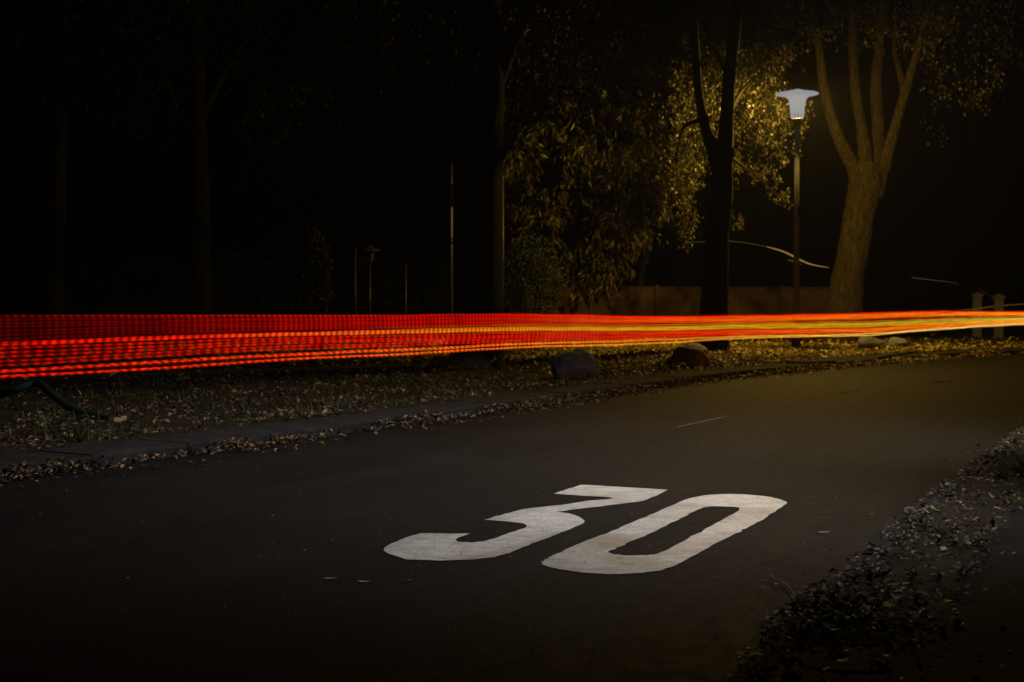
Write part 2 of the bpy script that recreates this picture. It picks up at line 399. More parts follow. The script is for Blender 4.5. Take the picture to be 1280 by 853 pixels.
# faint centre dashes
for i, (a, b, w, lb) in enumerate([((846, 534.5), (909, 521), .045, 'longest faint pale dash on the road, nearest to the painted 30'),
                     ((999, 500.5), (1023, 496.8), .07, 'short faint dash in the yellow lamp light on the road, left of two'),
                     ((1040, 494), (1077, 488), .05, 'thin faint dash farthest along the road towards the bend')]):
    A = G2(*a); B = G2(*b); n = Vector((-(B-A).y, (B-A).x, 0)).normalized()*w*.5
    V = []; 
    for k in range(13):
        c = A.lerp(B, k/12); j = R.uniform(.5, 1.1) if 0 < k < 12 else .3
        V += [(c.x+n.x*j, c.y+n.y*j, .0045), (c.x-n.x*j, c.y-n.y*j, .0045)]
    tag(mesh('lane_dash', V, [(2*k, 2*k+1, 2*k+3, 2*k+2) for k in range(12)], OLDP), lb, 'road marking', 'faint centre dashes on the road')
# ------------------------------------------------------------------ leaf litter
def litter(mb, p, size, lift=.4, asp=.6):
    a = R.uniform(0, 2*PI); tilt = R.gauss(0, lift)
    d = Vector((math.cos(a), math.sin(a), math.sin(tilt)*.9)); nr = (Vector((0, 0, 1))+rv()*.5*min(1, lift*1.6)).normalized()
    L = size*R.uniform(.6, 1.35)
    mb.leaf(p-d*L*.4+Vector((0, 0, abs(d.z)*L*.5+.004)), d, nr, L, L*asp*R.uniform(.6, 1.2), R.uniform(-.1, .5))
def frac_ok(p): return -60 < proj_u(p.x, p.y) < 1340 and p.y > 3
g = MB(); nL = len(LE)
for _ in range(30000):
    i = R.randrange(nL-1); p = LE[i].lerp(LE[i+1], R.random())
    if not frac_ok(p) or p.y > 36: continue
    cl = noise.noise(Vector((p.x*1.1, p.y*1.1, 5)))
    if R.random() > .62+cl*.9: continue
    d = abs(R.gauss(0, .11)); d = .215-d
    if d < -.25: continue
    if R.random() < .1: d = R.uniform(-.3, .1)
    q = p+LN[i]*d; pile = max(0, (.07*(d+.1)/.3))*(1+cl)*R.random()
    litter(g, Vector((q.x, q.y, .006+pile)), .036+.001*p.y, .5)
tag(g.build('gutter_leaves', DRY), 'dry brown leaves heaped in the gutter along the far kerb', 'leaves', kind='stuff')
g = MB()
for _ in range(95000):
    i = R.randrange(nL-1); p = LE[i].lerp(LE[i+1], R.random())
    if not frac_ok(p) or p.y > 38: continue
    d = .72+abs(R.gauss(0, 1))*2.2 if R.random() < .6 else .5+R.random()*9
    q = p+LN[i]*d
    if q.y > 34 and R.random() < .6: continue
    cl = noise.noise(Vector((q.x*.9, q.y*.9, 9)))
    if R.random() > .55+cl*1.1: continue
    if d < .76 and R.random() < .8: continue
    litter(g, Vector((q.x, q.y, hgt(q.x, q.y, d)+R.random()*.02)), .042+.0012*p.y, .45)
tag(g.build('verge_leaves', DRY), 'dry brown leaves strewn over the far verge behind the kerb', 'leaves', kind='stuff')
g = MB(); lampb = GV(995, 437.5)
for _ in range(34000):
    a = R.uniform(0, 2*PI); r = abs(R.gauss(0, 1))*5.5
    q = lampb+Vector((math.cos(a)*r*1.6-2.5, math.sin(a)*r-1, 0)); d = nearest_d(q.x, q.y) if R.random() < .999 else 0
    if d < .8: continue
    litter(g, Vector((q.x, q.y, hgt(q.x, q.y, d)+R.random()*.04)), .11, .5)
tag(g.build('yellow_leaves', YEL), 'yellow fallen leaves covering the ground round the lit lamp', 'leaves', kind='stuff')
# grass and weeds on the far verge
g = MB()
for _ in range(6500):
    i = R.randrange(nL-1); p = LE[i].lerp(LE[i+1], R.random())
    if not frac_ok(p) or p.y > 30: continue
    d = .85+abs(R.gauss(0, 1))*2.6; q = p+LN[i]*d
    if noise.noise(Vector((q.x*.7, q.y*.7, 20))) < -.05: continue
    z = hgt(q.x, q.y, d)-.01
    for b in range(R.randint(3, 8)):
        a = R.uniform(0, 2*PI); h = R.uniform(.03, .13); w = R.uniform(.0015, .004)*(1+p.y*.07); lean = R.uniform(.2, 1.3)*h
        o = Vector((q.x+R.gauss(0, .07), q.y+R.gauss(0, .07), z)); dr = Vector((math.cos(a), math.sin(a), 0)); sd = Vector((-dr.y, dr.x, 0))*w
        g.add([o-sd, o+sd, o+dr*lean*.35+Vector((0, 0, h*.6))+sd*.8, o+dr*lean*.35+Vector((0, 0, h*.6))-sd*.8, o+dr*lean+Vector((0, 0, h))], [(0, 1, 2, 3), (3, 2, 4)])
tag(g.build('grass', GRASS), 'short rough grass growing through the leaves on the far verge', 'grass', kind='stuff')
# near right verge litter
g = MB(); gg = MB()
for _ in range(34000):
    i = R.randrange(len(RE)-1); p = RE[i].lerp(RE[i+1], R.random())
    if p.y < 3 or p.y > 15: continue
    near = max(0, 1-abs(p.y-5.0)/1.8)
    d = R.uniform(-.56, -.02) if R.random() < .75 else R.gauss(-.07, .05)
    if R.random() < .05: d = R.uniform(-1.6, -.5)
    if R.random() < .012: d = R.uniform(-.02, .3)
    cl = noise.noise(Vector((p.x*3, p.y*3, 5)))
    if R.random() > .75+cl: continue
    q = p+RN[i]*d; z = rz_(q.x, q.y, d) if -.5 < d < -.1 else (.105 if d <= -.5 else (.085 if d < 0 else .004))
    litter(g, Vector((q.x, q.y, z+R.random()*.02)), R.uniform(.018, .04), .4)
    if R.random() < .10 and d < -.08 and d > -.5 and cl > -.05:
        for b in range(4):
            a = R.uniform(0, 2*PI)
            gg.leaf(Vector((q.x, q.y, z)), Vector((math.cos(a), math.sin(a), R.uniform(.3, 1.3))), Vector((0, 0, 1)), R.uniform(.03, .08), R.uniform(.012, .03))
# the heap spilling over the kerb on to the road
hc = G2(1010, 790)
for _ in range(750):
    q = hc+Vector((R.gauss(.05, .15), R.gauss(0, .20), 0)); r = ((q-hc).length)/.4
    z = max(.005, .06*(1-r)*R.random()+.004)
    i = min(range(len(RE)), key=lambda k: (RE[k]-q).length_squared); d = (q-RE[i]).dot(RN[i])
    if d > .12: continue
    if d < 0: z += .09
    litter(g, Vector((q.x, q.y, z)), R.uniform(.024, .06), .35)
tag(g.build('roadside_leaves', DRY), 'brown leaves heaped over the near kerb at the right edge of the road', 'leaves', kind='stuff')
tag(gg.build('weeds', GRND), 'low green weeds growing among the leaves on the near kerb', 'weeds', kind='stuff')
# small grit and leaf crumbs on the asphalt
g = MB()
for _ in range(170):
    q = G2(R.uniform(100, 1250), 470+R.random()**.7*370)
    if nearest_d(q.x, q.y) > -.3: continue
    s = R.uniform(.003, .007)
    V = [q+Vector((s*math.cos(k*PI/2.5+R.random()*.5), s*.8*math.sin(k*PI/2.5+R.random()*.5), .002)) for k in range(5)]; V.append(q+Vector((0, 0, s*.8+.002)))
    g.add(V, [(k, (k+1) % 5, 5) for k in range(5)])
tag(g.build('grit', CONC), 'tiny pale stones and crumbs scattered over the dark asphalt', 'grit', kind='stuff')
# single leaves and scraps on the road
def one_leaf(u, v, L, W, ang, mat, label, lift=.01, name='fallen_leaf'):
    c = G(u, v); V = []; Fs = []; n = 8
    ca, sa = math.cos(ang), math.sin(ang)
    for k in range(n+1):
        t = k/n; w = W*.5*math.sin(PI*min(1, t*.96+.02))**.8*(1+.15*math.sin(7*t))
        x = (t-.5)*L; zc = .004+lift*(2*t-1)**2
        for s, zz in ((-1, lift*.9), (0, 0), (1, lift*.7)):
            y = s*w; V.append((x*ca-y*sa, x*sa+y*ca, zc+zz*abs(s)))
    for k in range(n):
        for j in range(2): a = k*3+j; Fs.append((a, a+1, a+4, a+3))
    o = mesh(name, V, Fs, mat, None, True); o.location = (c.x, c.y, 0.002)
    tag(o, label, 'leaf', 'single leaves lying on the asphalt')
ORL = m_plain('orange_leaf', (.60, .22, .07), .6, .3); PALL = m_plain('pale_leaf', (.55, .50, .43), .6, .3)
one_leaf(512, 728, .035, .022, .4, ORL, 'small curled orange leaf on the asphalt below the painted 3', .005)
one_leaf(413, 725, .06, .016, .1, PALL, 'thin pale leaf on the asphalt, leftmost of the scraps near the 3', .002)
one_leaf(455, 729, .055, .02, -.1, PALL, 'pale leaf between the thin leaf and the orange leaf', .002)
one_leaf(1030, 667, .06, .02, .1, PALL, 'pale leaf on the dark asphalt right of the painted 0', .002)
one_leaf(1178, 478, .3, .1, .1, PALL, 'pale scrap on the lit road close to the bend', .012)
# twig on the road
tp = [G(*q, .012) for q in [(949, 727.5), (962, 726), (975, 725)]]; t2 = [G(963, 719, .03), G(969, 725, .02), G(980, 729, .018), G(991, 740, .02), G(1003, 757, .03), G(1012, 768, .02)]
tw = MB(tp[0]); tw.tube(cr(tp, n=4), .0028, 6); tw.tube(cr(t2, n=5), [.0035-.00006*i for i in range(26)], 6)
t = tw.build('twig', TWIG, None, True); t.location = tp[0]; tag(t, 'thin forked twig sticking out over the asphalt near the right kerb', 'twig')
tp = [G(*q, .13) for q in [(962, 782), (1000, 797), (1050, 806), (1100, 806)]]
tw = MB(tp[0]); tw.tube(cr(tp, n=6), .003, 6); t = tw.build('twig', TWIG, None, True); t.location = tp[0]
tag(t, 'longer thin twig lying across the leaf heap on the near kerb', 'twig')
# ------------------------------------------------------------------ light trails
def path_off(d): return [p-n*d for p, n in zip(LE, LN)]
US = [0, 200, 350, 500, 650, 800, 930, 1080, 1170, 1280]
def make_strand(name, vs, lateral, rad, mat, parent, wob=0):
    pl = path_off(1.05+lateral); pts = []; ss = []; qs = []
    s = 0; prev = None
    k0 = [i for i, p in enumerate(pl) if p.y > 4.5][0]
    for i in range(k0, len(pl)):
        p = pl[i]
        if p.x > 34: break
        if prev is not None: s += (p-prev).length
        prev = p; u = proj_u(p.x, p.y, .9)
        uc = max(US[0], min(US[-1], u))
        for j in range(len(US)-1):
            if US[j] <= uc <= US[j+1]: break
        # smooth cubic through the listed heights
        def tv(j): return vs[max(0, min(len(US)-1, j))]
        a = (uc-US[j])/(US[j+1]-US[j]); p0, p1, p2, p3 = tv(j-1), tv(j), tv(j+1), tv(j+2)
        v = .5*(2*p1+(p2-p0)*a+(2*p0-5*p1+4*p2-p3)*a*a+(3*p1-p0-3*p2+p3)*a**3)
        # the height belongs to the place where the frame edge cuts the path; beyond it the lamp keeps that height
        if u < US[0]: h = None
        elif u > US[-1]: h = pts[-1].z
        else: h = P(u, v+.9*noise.noise(Vector((s*.9, vs[0]*.37, 0)))+.5*noise.noise(Vector((s*3.1, vs[0]*.37, 4))), p.y).z
        pts.append(Vector((p.x, p.y, h if h is not None else -1))); ss.append(s); qs.append(uc/1280)
    hh = [p.z for p in pts if p.z > 0][0]
    for p in pts:
        if p.z < 0: p.z = hh
    org = parent.location
    n = 8; V = []; A = []; Q = []; Fs = []; E = []
    for i, p in enumerate(pts):
        t = (pts[min(i+1, len(pts)-1)]-pts[max(i-1, 0)]).normalized(); sd = Vector((-t.y, t.x, 0)).normalized(); up = sd.cross(t)
        if up.z < 0: up = -up
        r = rad*(1+.9*qs[i]**1.5)
        for k in range(n):
            a = 2*PI*k/n; V.append(p+sd*math.cos(a)*r+up*math.sin(a)*r-org); A.append(ss[i]); Q.append(qs[i]); E.append(max(0.0, min(1.0, (-sd.y*math.cos(a)*0-math.cos(a)*.75+math.sin(a)*.66-.05)*1.8)))
    for i in range(len(pts)-1):
        for k in range(n): a = i*n+k; b = i*n+(k+1) % n; Fs.append((a, b, b+n, a+n))
    return mesh(name, V, Fs, mat, parent, False, {'s': A, 'q': Q, 'e': E})
def lerpv(a, b, t): return [x+(y-x)*t for x, y in zip(a, b)]
T0 = [395.5, 395.3, 396, 395.8, 394.2, 397, 396, 393, 390.3, 391.2]
T1 = [424, 416.5, 412.5, 409.5, 406, 404.5, 402.5, 399, 396, 394.5]
M0 = [429, 422, 417.5, 413.5, 410, 410, 406.5, 404.5, 400.5, 398]
M1 = [432, 424.5, 420.5, 417.5, 414, 413.5, 411, 409, 405, 401]
RA = [436, 429.5, 423.5, 421, 417.5, 416.5, 414, 412, 406, 402]
RB = [457.5, 445.5, 437.5, 433, 427.5, 423.5, 418.5, 415.5, 410, 404.5]
B0 = [464.4, 452.3, 444.4, 437.8, 430.6, 426, 421, 418, 411.5, 405]
B1 = [471.5, 461.8, 450.6, 443.8, 435.2, 430.8, 423.5, 419.8, 412.6, 406.3]
pA = path_off(1.05)[100]
def trail(label):
    e = empty('light_trail', (pA.x, pA.y, 0)); return tag(e, label, 'light trail', 'red and orange light trails over the far side of the road')
cT = [(0, (70, 0, 0)), (.15, (95, 0, 0)), (.3, (142, 2, 0)), (.5, (172, 6, 0)), (.63, (190, 50, 2)), (.8, (196, 74, 4)), (1, (190, 95, 8))]
cTe = [(0, (70, 0, 0)), (.25, (150, 6, 0)), (.5, (180, 8, 0)), (.7, (190, 6, 0)), (1, (190, 10, 0))]
cM = [(0, (186, 8, 0)), (.2, (198, 22, 2)), (.4, (216, 84, 14)), (.52, (208, 112, 10)), (.65, (200, 140, 12)), (.8, (196, 150, 12)), (.92, (180, 155, 14)), (1, (195, 165, 60))]
cR = [(0, (145, 2, 0)), (.3, (170, 6, 2)), (.5, (190, 20, 4)), (.7, (200, 28, 0)), (.82, (205, 70, 2)), (1, (198, 110, 10))]
cB = [(0, (194, 14, 0)), (.28, (206, 38, 4)), (.5, (216, 92, 18)), (.66, (210, 120, 20)), (.8, (214, 160, 50)), (.92, (208, 170, 90)), (1, (198, 165, 95))]
cF = [(0, (60, 0, 0)), (.3, (80, 0, 0)), (.6, (110, 4, 0)), (.8, (120, 30, 0)), (1, (120, 50, 0))]
mf = m_trail('soft_fill', cF, .45, 0.0, 1.0)
e = trail('dim dotted red upper band of the long light trail')
mt = m_trail('upper_glow', cT, .8, 1.0, .058); mte = m_trail('edge_glow', cTe, 1.0, 1.0, .058, .9)
for k in range(7):
    make_strand('glow_strand', lerpv(T0, T1, k/6), 0, .0085, mte if k == 0 else mt, e)
for k in range(3): make_strand('glow_fill', lerpv(T0, T1, .17+k/3), -.06, .026, mf, e)
mo = m_trail('far_orange', [(0, (0, 0, 0)), (.45, (30, 0, 0)), (.62, (120, 40, 0)), (.8, (165, 75, 4)), (1, (165, 95, 8))], .62, 0, 1)
my = m_trail('far_yellow', [(0, (0, 0, 0)), (.35, (20, 0, 0)), (.55, (120, 70, 0)), (.8, (160, 120, 8)), (1, (160, 135, 40))], .62, 0, 1)
for k in (.5, .85): make_strand('glow_fill', lerpv(T0, T1, k), -.05, .016, mo, e)
mred = m_trail('red_edge', [(0, (0, 0, 0)), (.45, (40, 0, 0)), (.62, (190, 4, 0)), (1, (200, 6, 0))], 1, 0, 1)
make_strand('glow_strand', T0, 0, .010, mred, e)
make_strand('glow_strand', lerpv(T1, M0, .45), .02, .006, mred, e)
e = trail('bright orange to yellow middle band of the light trail')
mm = m_trail('middle_glow', cM, .72, 1.0, .07); mm2 = m_trail('middle_glow_offset', cM, .66, 1.0, .07, 1.2)
for k in range(4):
    make_strand('glow_strand', lerpv(M0, M1, k/3), .03, .0072, (mm, mm2)[k % 2], e)
make_strand('glow_fill', lerpv(M0, M1, .5), -.04, .03, mf, e)
make_strand('glow_fill', lerpv(M0, M1, .45), -.03, .035, my, e)
make_strand('glow_fill', lerpv(M1, RA, .7), -.03, .018, mo, e)
make_strand('glow_strand', lerpv(M0, M1, .3), .0, .0055, my, e)
make_strand('glow_strand', lerpv(M0, M1, .85), .0, .0055, my, e)
e = trail('dotted deep red band between the two bright bands of the trail')
mr = m_trail('row_glow', cR, 1.0, 1.0, .088); mr2 = m_trail('row_glow_offset', cR, 1.0, 1.0, .088, 1.3)
for k in range(5):
    make_strand('glow_strand', lerpv(RA, RB, k/4), .10, .0085, (mr, mr2)[k > 2], e)
for k in range(2): make_strand('glow_fill', lerpv(RA, RB, .25+k*.5), .04, .028, mf, e)
e = trail('bright orange double line along the bottom of the light trail')
mb_ = m_trail('bottom_glow', cB, .8, 1.0, .088, .5); mb2 = m_trail('bottom_glow_offset', cB, .75, 1.0, .07, 1.4)
make_strand('glow_strand', B0, .14, .0095, mb_, e); make_strand('glow_strand', lerpv(B0, B1, .14), .14, .007, mb2, e)
make_strand('glow_strand', B1, .14, .0085, mb2, e); make_strand('glow_strand', lerpv(B0, B1, .86), .14, .006, mb_, e)
make_strand('glow_fill', lerpv(B0, B1, .5), .08, .026, mf, e)
# thin separate streaks in the background
def streak(pix, D, rads, col, gain, label, h=None):
    pts = cr([P(u, v, D) for u, v in pix], n=8); c = pts[0]
    n = len(pts); mb = MB(c)
    rr = [rads[0]+(rads[1]-rads[0])*math.sin(PI*(i/(n-1))**rads[2]) for i in range(n)]
    mb.tube(pts, rr, 6)
    m = NM('streak_glow'); e = m.n('ShaderNodeEmission'); e.inputs[0].default_value = lin(col); e.inputs[1].default_value = gain; m.l(e.outputs[0], m.out.inputs[0])
    o = mb.build('light_trail', m.m); o.location = c; tag(o, label, 'light trail')
streak([(862, 303.5), (900, 301.5), (930, 303.5), (958, 308.5)], 33, (.004, .006, 1), (110, 88, 40), .5, 'faint thin start of the curved streak left of the lamp post')
streak([(958, 308.5), (980, 315), (1000, 325), (1015, 331), (1036, 334.8)], 33, (.005, .018, .8), (165, 125, 62), .75, 'short bright curved streak crossing the lamp post')
streak([(984, 325), (992, 327), (1002, 331)], 33, (.004, .012, 1), (110, 90, 60), .5, 'tiny broken streak just under the bright curve at the lamp post')
streak([(1139, 347), (1150, 348.5), (1180, 352), (1200, 355)], 44, (.003, .012, .4), (95, 78, 50), .5, 'faint short streak to the right of the big tree trunk')
streak([(1196, 388.5), (1222, 386), (1250, 382.5), (1300, 379)], 44, (.006, .014, 1), (120, 90, 20), .5, 'thin straight yellow streak just above the trail at the right')
# ------------------------------------------------------------------ street lamps
SHADE = NM('lamp_shade'); em = SHADE.n('ShaderNodeEmission'); em.inputs[0].default_value = lin((141, 143, 147)); em.inputs[1].default_value = 1.12
tr_ = SHADE.n('ShaderNodeBsdfTransparent'); mx = SHADE.n('ShaderNodeMixShader'); mx.inputs[0].default_value = .78
SHADE.l(tr_.outputs[0], mx.inputs[1]); SHADE.l(em.outputs[0], mx.inputs[2]); SHADE.l(mx.outputs[0], SHADE.out.inputs[0])
CANO = NM('lamp_canopy'); em = CANO.n('ShaderNodeEmission'); em.inputs[0].default_value = lin((138, 141, 146)); em.inputs[1].default_value = 1.05  # canopy glow is emission, standing in for bulb light falling on it
bs_ = CANO.n('ShaderNodeBsdfPrincipled'); ad = CANO.n('ShaderNodeAddShader'); CANO.l(em.outputs[0], ad.inputs[0]); CANO.l(em.outputs[0], CANO.out.inputs[0]); bs_.inputs['Base Color'].default_value = (.004, .004, .004, 1); bs_.inputs['Specular IOR Level'].default_value = .05; bs_.inputs['Roughness'].default_value = .9
def street_lamp(loc, label, top=6.30):
    t = empty('street_lamp', loc); tag(t, label, 'street lamp', 'street lamps along the road')
    b = MB(); b.lathe((0, 0, 0), [(.001, -.05), (.105, -.05), (.105, .9), (.095, .93), (.07, .96), (.062, 2.5), (.055, top-.68), (.001, top-.68)], 20); b.build('pole', LAMPP, t, True)
    b = MB(); b.lathe((0, 0, top-.69), [(.001, 0), (.075, 0), (.10, .03), (.125, .05), (.125, .075), (.001, .075)], 24); b.build('collar', DARKM, t, True)
    b = MB(); b.lathe((0, 0, top-.61), [(.118, 0), (.14, .02), (.148, .12), (.17, .30), (.19, .40), (.225, .46), (.29, .495)], 32); b.build('lamp_shade', SHADE.m, t, True)
    b = MB(); b.lathe((0, 0, top-.12), [(.24, .0), (.34, .012), (.455, .035), (.465, .052), (.44, .065), (.31, .09), (.15, .118), (.05, .15), (.001, .155)], 40); b.build('canopy', CANO.m, t, True)
    b = MB(); b.lathe((0, 0, top-.57), [(.001, 0), (.08, 0), (.085, .02), (.085, .06), (.06, .09), (.001, .09)], 20); b.build('lamp_holder', BLACKM, t, True)
    b = MB((0, 0, 0)); b.box((.06, -.09, 3.05), (.12, .08, .24)); b.build('junction_box', DARKM, t, False, .01)
    return t
L1 = GV(995, 438); L1.z -= .0
TOP = P(995, 113.5, L1.y).z-L1.z
sl = street_lamp(L1, 'lit street lamp with flat white funnel head on a slim pole beside the big tree', TOP)
def light(name, kind, loc, energy, col, parent_loc=None, **k):
    d = bpy.data.lights.new(name, kind); d.energy = energy; d.color = col
    for a, b in k.items(): setattr(d, a, b)
    o = bpy.data.objects.new(name, d); COL.objects.link(o); o.location = loc; return o
lb = light('lamp_bulb', 'POINT', (0, 0, TOP-.24), 7600, (1, .60, .11), shadow_soft_size=.12); lb.parent = sl
L2 = Vector((4.2, 9.2, .105)); TOP2 = 6.3  # unseen lamp, added to light the painted number
s2 = street_lamp(L2, 'added street lamp out of view on the near footpath, lighting the painted 30', TOP2)
lb2 = light('lamp_bulb', 'SPOT', (0, 0, TOP2-.24), 10600, (1, .965, .95), shadow_soft_size=.08, spot_size=math.radians(100), spot_blend=1.0); lb2.parent = s2
aim = G2(800, 573)-(L2+Vector((0, 0, TOP2-.24))); lb2.rotation_euler = aim.to_track_quat('-Z', 'Y').to_euler()
# ------------------------------------------------------------------ boulders
def boulder(u, v, w, h, seed, label, dep=None):
    c = GV(u, v); bm = bmesh.new(); bmesh.ops.create_icosphere(bm, subdivisions=4, radius=1)
    sc = c.y/F; W = w*sc*.5; H = h*sc; Dp = (dep or .8)*W
    for vtx in bm.verts:
        n = vtx.co.normalized()
        k = 1+.20*noise.noise(n*1.4+Vector((seed, 0, 0)))+.09*noise.noise(n*3.5+Vector((seed, 2, 0)))+.03*noise.noise(n*9+Vector((seed, 4, 0)))
        # flatten a few facets
        for j in range(5):
            rr = random.Random(seed*31+j); f = rv(rr)
            dd = n.dot(f); 
            if dd*k > .78: k = .78/dd
        vtx.co = Vector((n.x*k*W, n.y*k*Dp, n.z*k*H*.62+H*.36))
    me = bpy.data.meshes.new('boulder'); bm.to_mesh(me); bm.free(); me.materials.append(STONE)
    me.polygons.foreach_set('use_smooth', [True]*len(me.polygons))
    o = bpy.data.objects.new('boulder', me); COL.objects.link(o); o.location = c+Vector((0, Dp*.6, -.03)); tag(o, label, 'boulder', 'boulders along the far verge')
boulder(721, 473, 66, 38, 3, 'largest grey boulder on the verge, nearest to the kerb')
boulder(861, 460.5, 50, 29, 8, 'rounded grey boulder in yellow leaves between big boulder and lamp')
boulder(868, 445, 34, 18, 15, 'small dark boulder half hidden right behind the rounded boulder')
boulder(582, 462, 66, 24, 12, 'low dim boulder at the foot of the broad dark tree')
boulder(1092, 437.5, 44, 19, 21, 'pale rough boulder behind leaves to the right of the big tree')
boulder(1124, 435, 26, 16, 27, 'small grey boulder rightmost in the row')
# ------------------------------------------------------------------ trees
def limb(mb, pix, D, widths, n=12, rough=.12, seed=0, dz=None, sub=8):
    pts = []
    for j, (u, v) in enumerate(pix):
        d = D+(dz[j] if dz else 0); pts.append(P(u, v, d))
    w = [Vector((x, 0, 0)) for x in widths]
    ps = cr(pts, n=sub); ws = [q.x for q in cr(w, n=sub)]
    mb.tube(ps, [max(.01, x*.5*D/F) for x in ws], n, rough, True, seed)
def crown_spray(mb, pix, D, spread, nl, L, W, hang=.5, dd=1.0, clump=.35):
    """leaves about a bough given by image points at depth D; spread in pixels"""
    sc = D/F; pts = [P(u, v, D) for u, v in pix]; cl = cr(pts, n=8); nc = max(3, int(nl/14)); 
    for c in range(nc):
        i = R.random()*(len(cl)-1); k = int(i); p = cl[k].lerp(cl[min(k+1, len(cl)-1)], i-k)
        tpr = 1-.55*(i/(len(cl)-1))
        cc = p+Vector((R.gauss(0, spread*sc*tpr), R.gauss(0, dd), R.gauss(0, spread*sc*tpr)))
        td = Vector((R.uniform(-1, 1), R.uniform(-1, 1), -hang-R.random()*hang)).normalized()
        for _ in range(14):
            q = cc+td*R.uniform(-.5, .5)*clump*2+rv()*clump*R.random()**.5*.6
            d = (td+rv()*.9+Vector((0, 0, -hang*.7))).normalized()
            mb.leaf(q, d, (rv()+Vector((0, 0, .6))).normalized(), L*R.uniform(.6, 1.25), W*R.uniform(.7, 1.2), R.uniform(.05, .35))
def tree(base, D, label, group='trees beyond the road'):
    t = empty('tree', base); return tag(t, label, 'tree', group)
def attach(mb, name, mat, t, smooth=False):
    o = mb.build(name, mat, t, smooth); o.location = -Vector(t.location)  # mesh stays in world coordinates
    return o
# big pale-barked tree to the right of the lamp
D = 38.5; b0 = P(1050, 436, D); t = tree(b0, D, 'big tree with a leaning lamp-lit trunk that forks into four limbs')
m = MB()
limb(m, [(1046, 446), (1049, 425), (1053, 395), (1060, 350), (1068, 305), (1075, 265), (1083, 225), (1086, 205)], D, [74, 60, 50, 42, 39, 38, 43, 36], 20, .13, 1)
limb(m, [(1078, 250), (1068, 212), (1052, 182), (1040, 150), (1030, 110), (1022, 50), (1010, -20)], D, [26, 20, 16, 14, 12, 10, 7], 12, .12, 2, [0, 0, -.2, -.3, -.4, -.5, -.5])
limb(m, [(1084, 240), (1082, 200), (1077, 160), (1070, 120), (1067, 80), (1066, 20), (1072, -30)], D, [26, 20, 14, 13, 12, 10, 8], 12, .12, 3, [0, .1, .2, .3, .4, .6, .8])
limb(m, [(1090, 240), (1095, 200), (1098, 160), (1095, 110), (1100, 50), (1108, -20)], D, [26, 20, 17, 15, 12, 10], 12, .12, 4, [0, .3, .6, .8, 1, 1.3])
limb(m, [(1092, 245), (1104, 210), (1116, 170), (1130, 120), (1142, 80), (1160, 20), (1185, -40)], D, [26, 18, 14, 12, 10, 8, 6], 12, .12, 5, [0, -.1, -.2, -.3, -.5, -.8, -1])
limb(m, [(1130, 120), (1126, 95), (1118, 60), (1122, 10)], D, [9, 8, 6, 5], 8, .1, 6, [-.3, -.1, .2, .4])
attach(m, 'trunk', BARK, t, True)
c = MB()
crown_spray(c, [(1000, 30), (1060, 20), (1120, 30), (1180, 25)], D-2.2, 22, 1000, .11, .07, .5, .5)
crown_spray(c, [(1010, 55), (1060, 62), (1110, 55), (1150, 60)], D-2, 12, 120, .11, .07, .6, .4)
crown_spray(c, [(1150, 40), (1200, 80), (1235, 120)], D-.5, 22, 420, .11, .07, .6, .9)
crown_spray(c, [(1120, 20), (1170, 60), (1180, 190)], D-.5, 20, 200, .11, .07, .6, .9)
crown_spray(c, [(1180, 10), (1230, 30), (1290, 70)], D, 30, 600, .11, .07, .6, 1.4)
crown_spray(c, [(980, 0), (1060, -5), (1150, 5), (1240, 0)], D+1, 22, 2600, .11, .07, .5, 1.6)
crown_spray(c, [(960, -60), (1080, -70), (1200, -60), (1330, -30)], D+1, 45, 3500, .12, .08, .5, 2.2)
attach(c, 'crown', GRN, t)
# drooping tree with dark trunk left of the lamp
D = 29.5; b0 = P(893, 447, D); t = tree(b0, D, 'dark forked tree whose drooping leaves hang beside the lit lamp')
m = MB()
limb(m, [(884, 458), (888, 435), (892, 390), (895, 330), (897, 290), (902, 240), (903, 205), (905, 185)], D, [58, 46, 36, 32, 29, 27, 26, 26], 16, .1, 11)
limb(m, [(900, 225), (893, 195), (882, 160), (874, 120), (870, 70), (866, 10), (862, -40)], D, [18, 16, 14, 12, 11, 10, 8], 12, .1, 12)
limb(m, [(903, 215), (907, 180), (909, 140), (912, 90), (918, 40), (924, -30)], D, [24, 20, 17, 16, 15, 12], 12, .1, 13)
for pix in ([(908, 150), (930, 110), (960, 90), (985, 110)], [(905, 190), (925, 205), (950, 225), (985, 256)], [(880, 150), (855, 160), (845, 200)], [(912, 100), (890, 60), (860, 50)], [(914, 70), (950, 50), (975, 70)]):
    limb(m, pix, D+4, [6, 4, 3, 2][:len(pix)], 6, 0, 14, [-4+4*min(1,k/1.5)+k*.6 for k in range(len(pix))])
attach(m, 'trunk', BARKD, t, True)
c = MB(); lf = (.092, .055)
DD = D+6.4
crown_spray(c, [(905, 190), (925, 200), (945, 213), (965, 232), (986, 257)], DD, 7, 620, *lf, .7, .35, .16)
crown_spray(c, [(930, 150), (950, 165), (965, 180), (975, 198)], DD, 10, 620, *lf, .8, .5, .2)
crown_spray(c, [(925, 90), (945, 120), (965, 140), (990, 160)], DD, 17, 2100, *lf, .8, .8, .28)
crown_spray(c, [(920, 60), (935, 100), (930, 160)], DD, 22, 2300, *lf, .8, 1.0, .3)
crown_spray(c, [(940, 40), (970, 60), (985, 80)], DD, 16, 900, *lf, .7, 1.0, .3)
crown_spray(c, [(905, 225), (912, 250), (925, 278)], DD, 5, 150, *lf, .9, .3, .14)
crown_spray(c, [(880, 180), (862, 215), (858, 250), (860, 300)], DD, 10, 1000, *lf, .9, .5, .22)
crown_spray(c, [(890, 130), (868, 170), (850, 210), (845, 235)], DD, 20, 2500, *lf, .8, .9, .3)
crown_spray(c, [(890, 60), (870, 110), (850, 150)], DD, 26, 2600, *lf, .7, 1.2, .33)
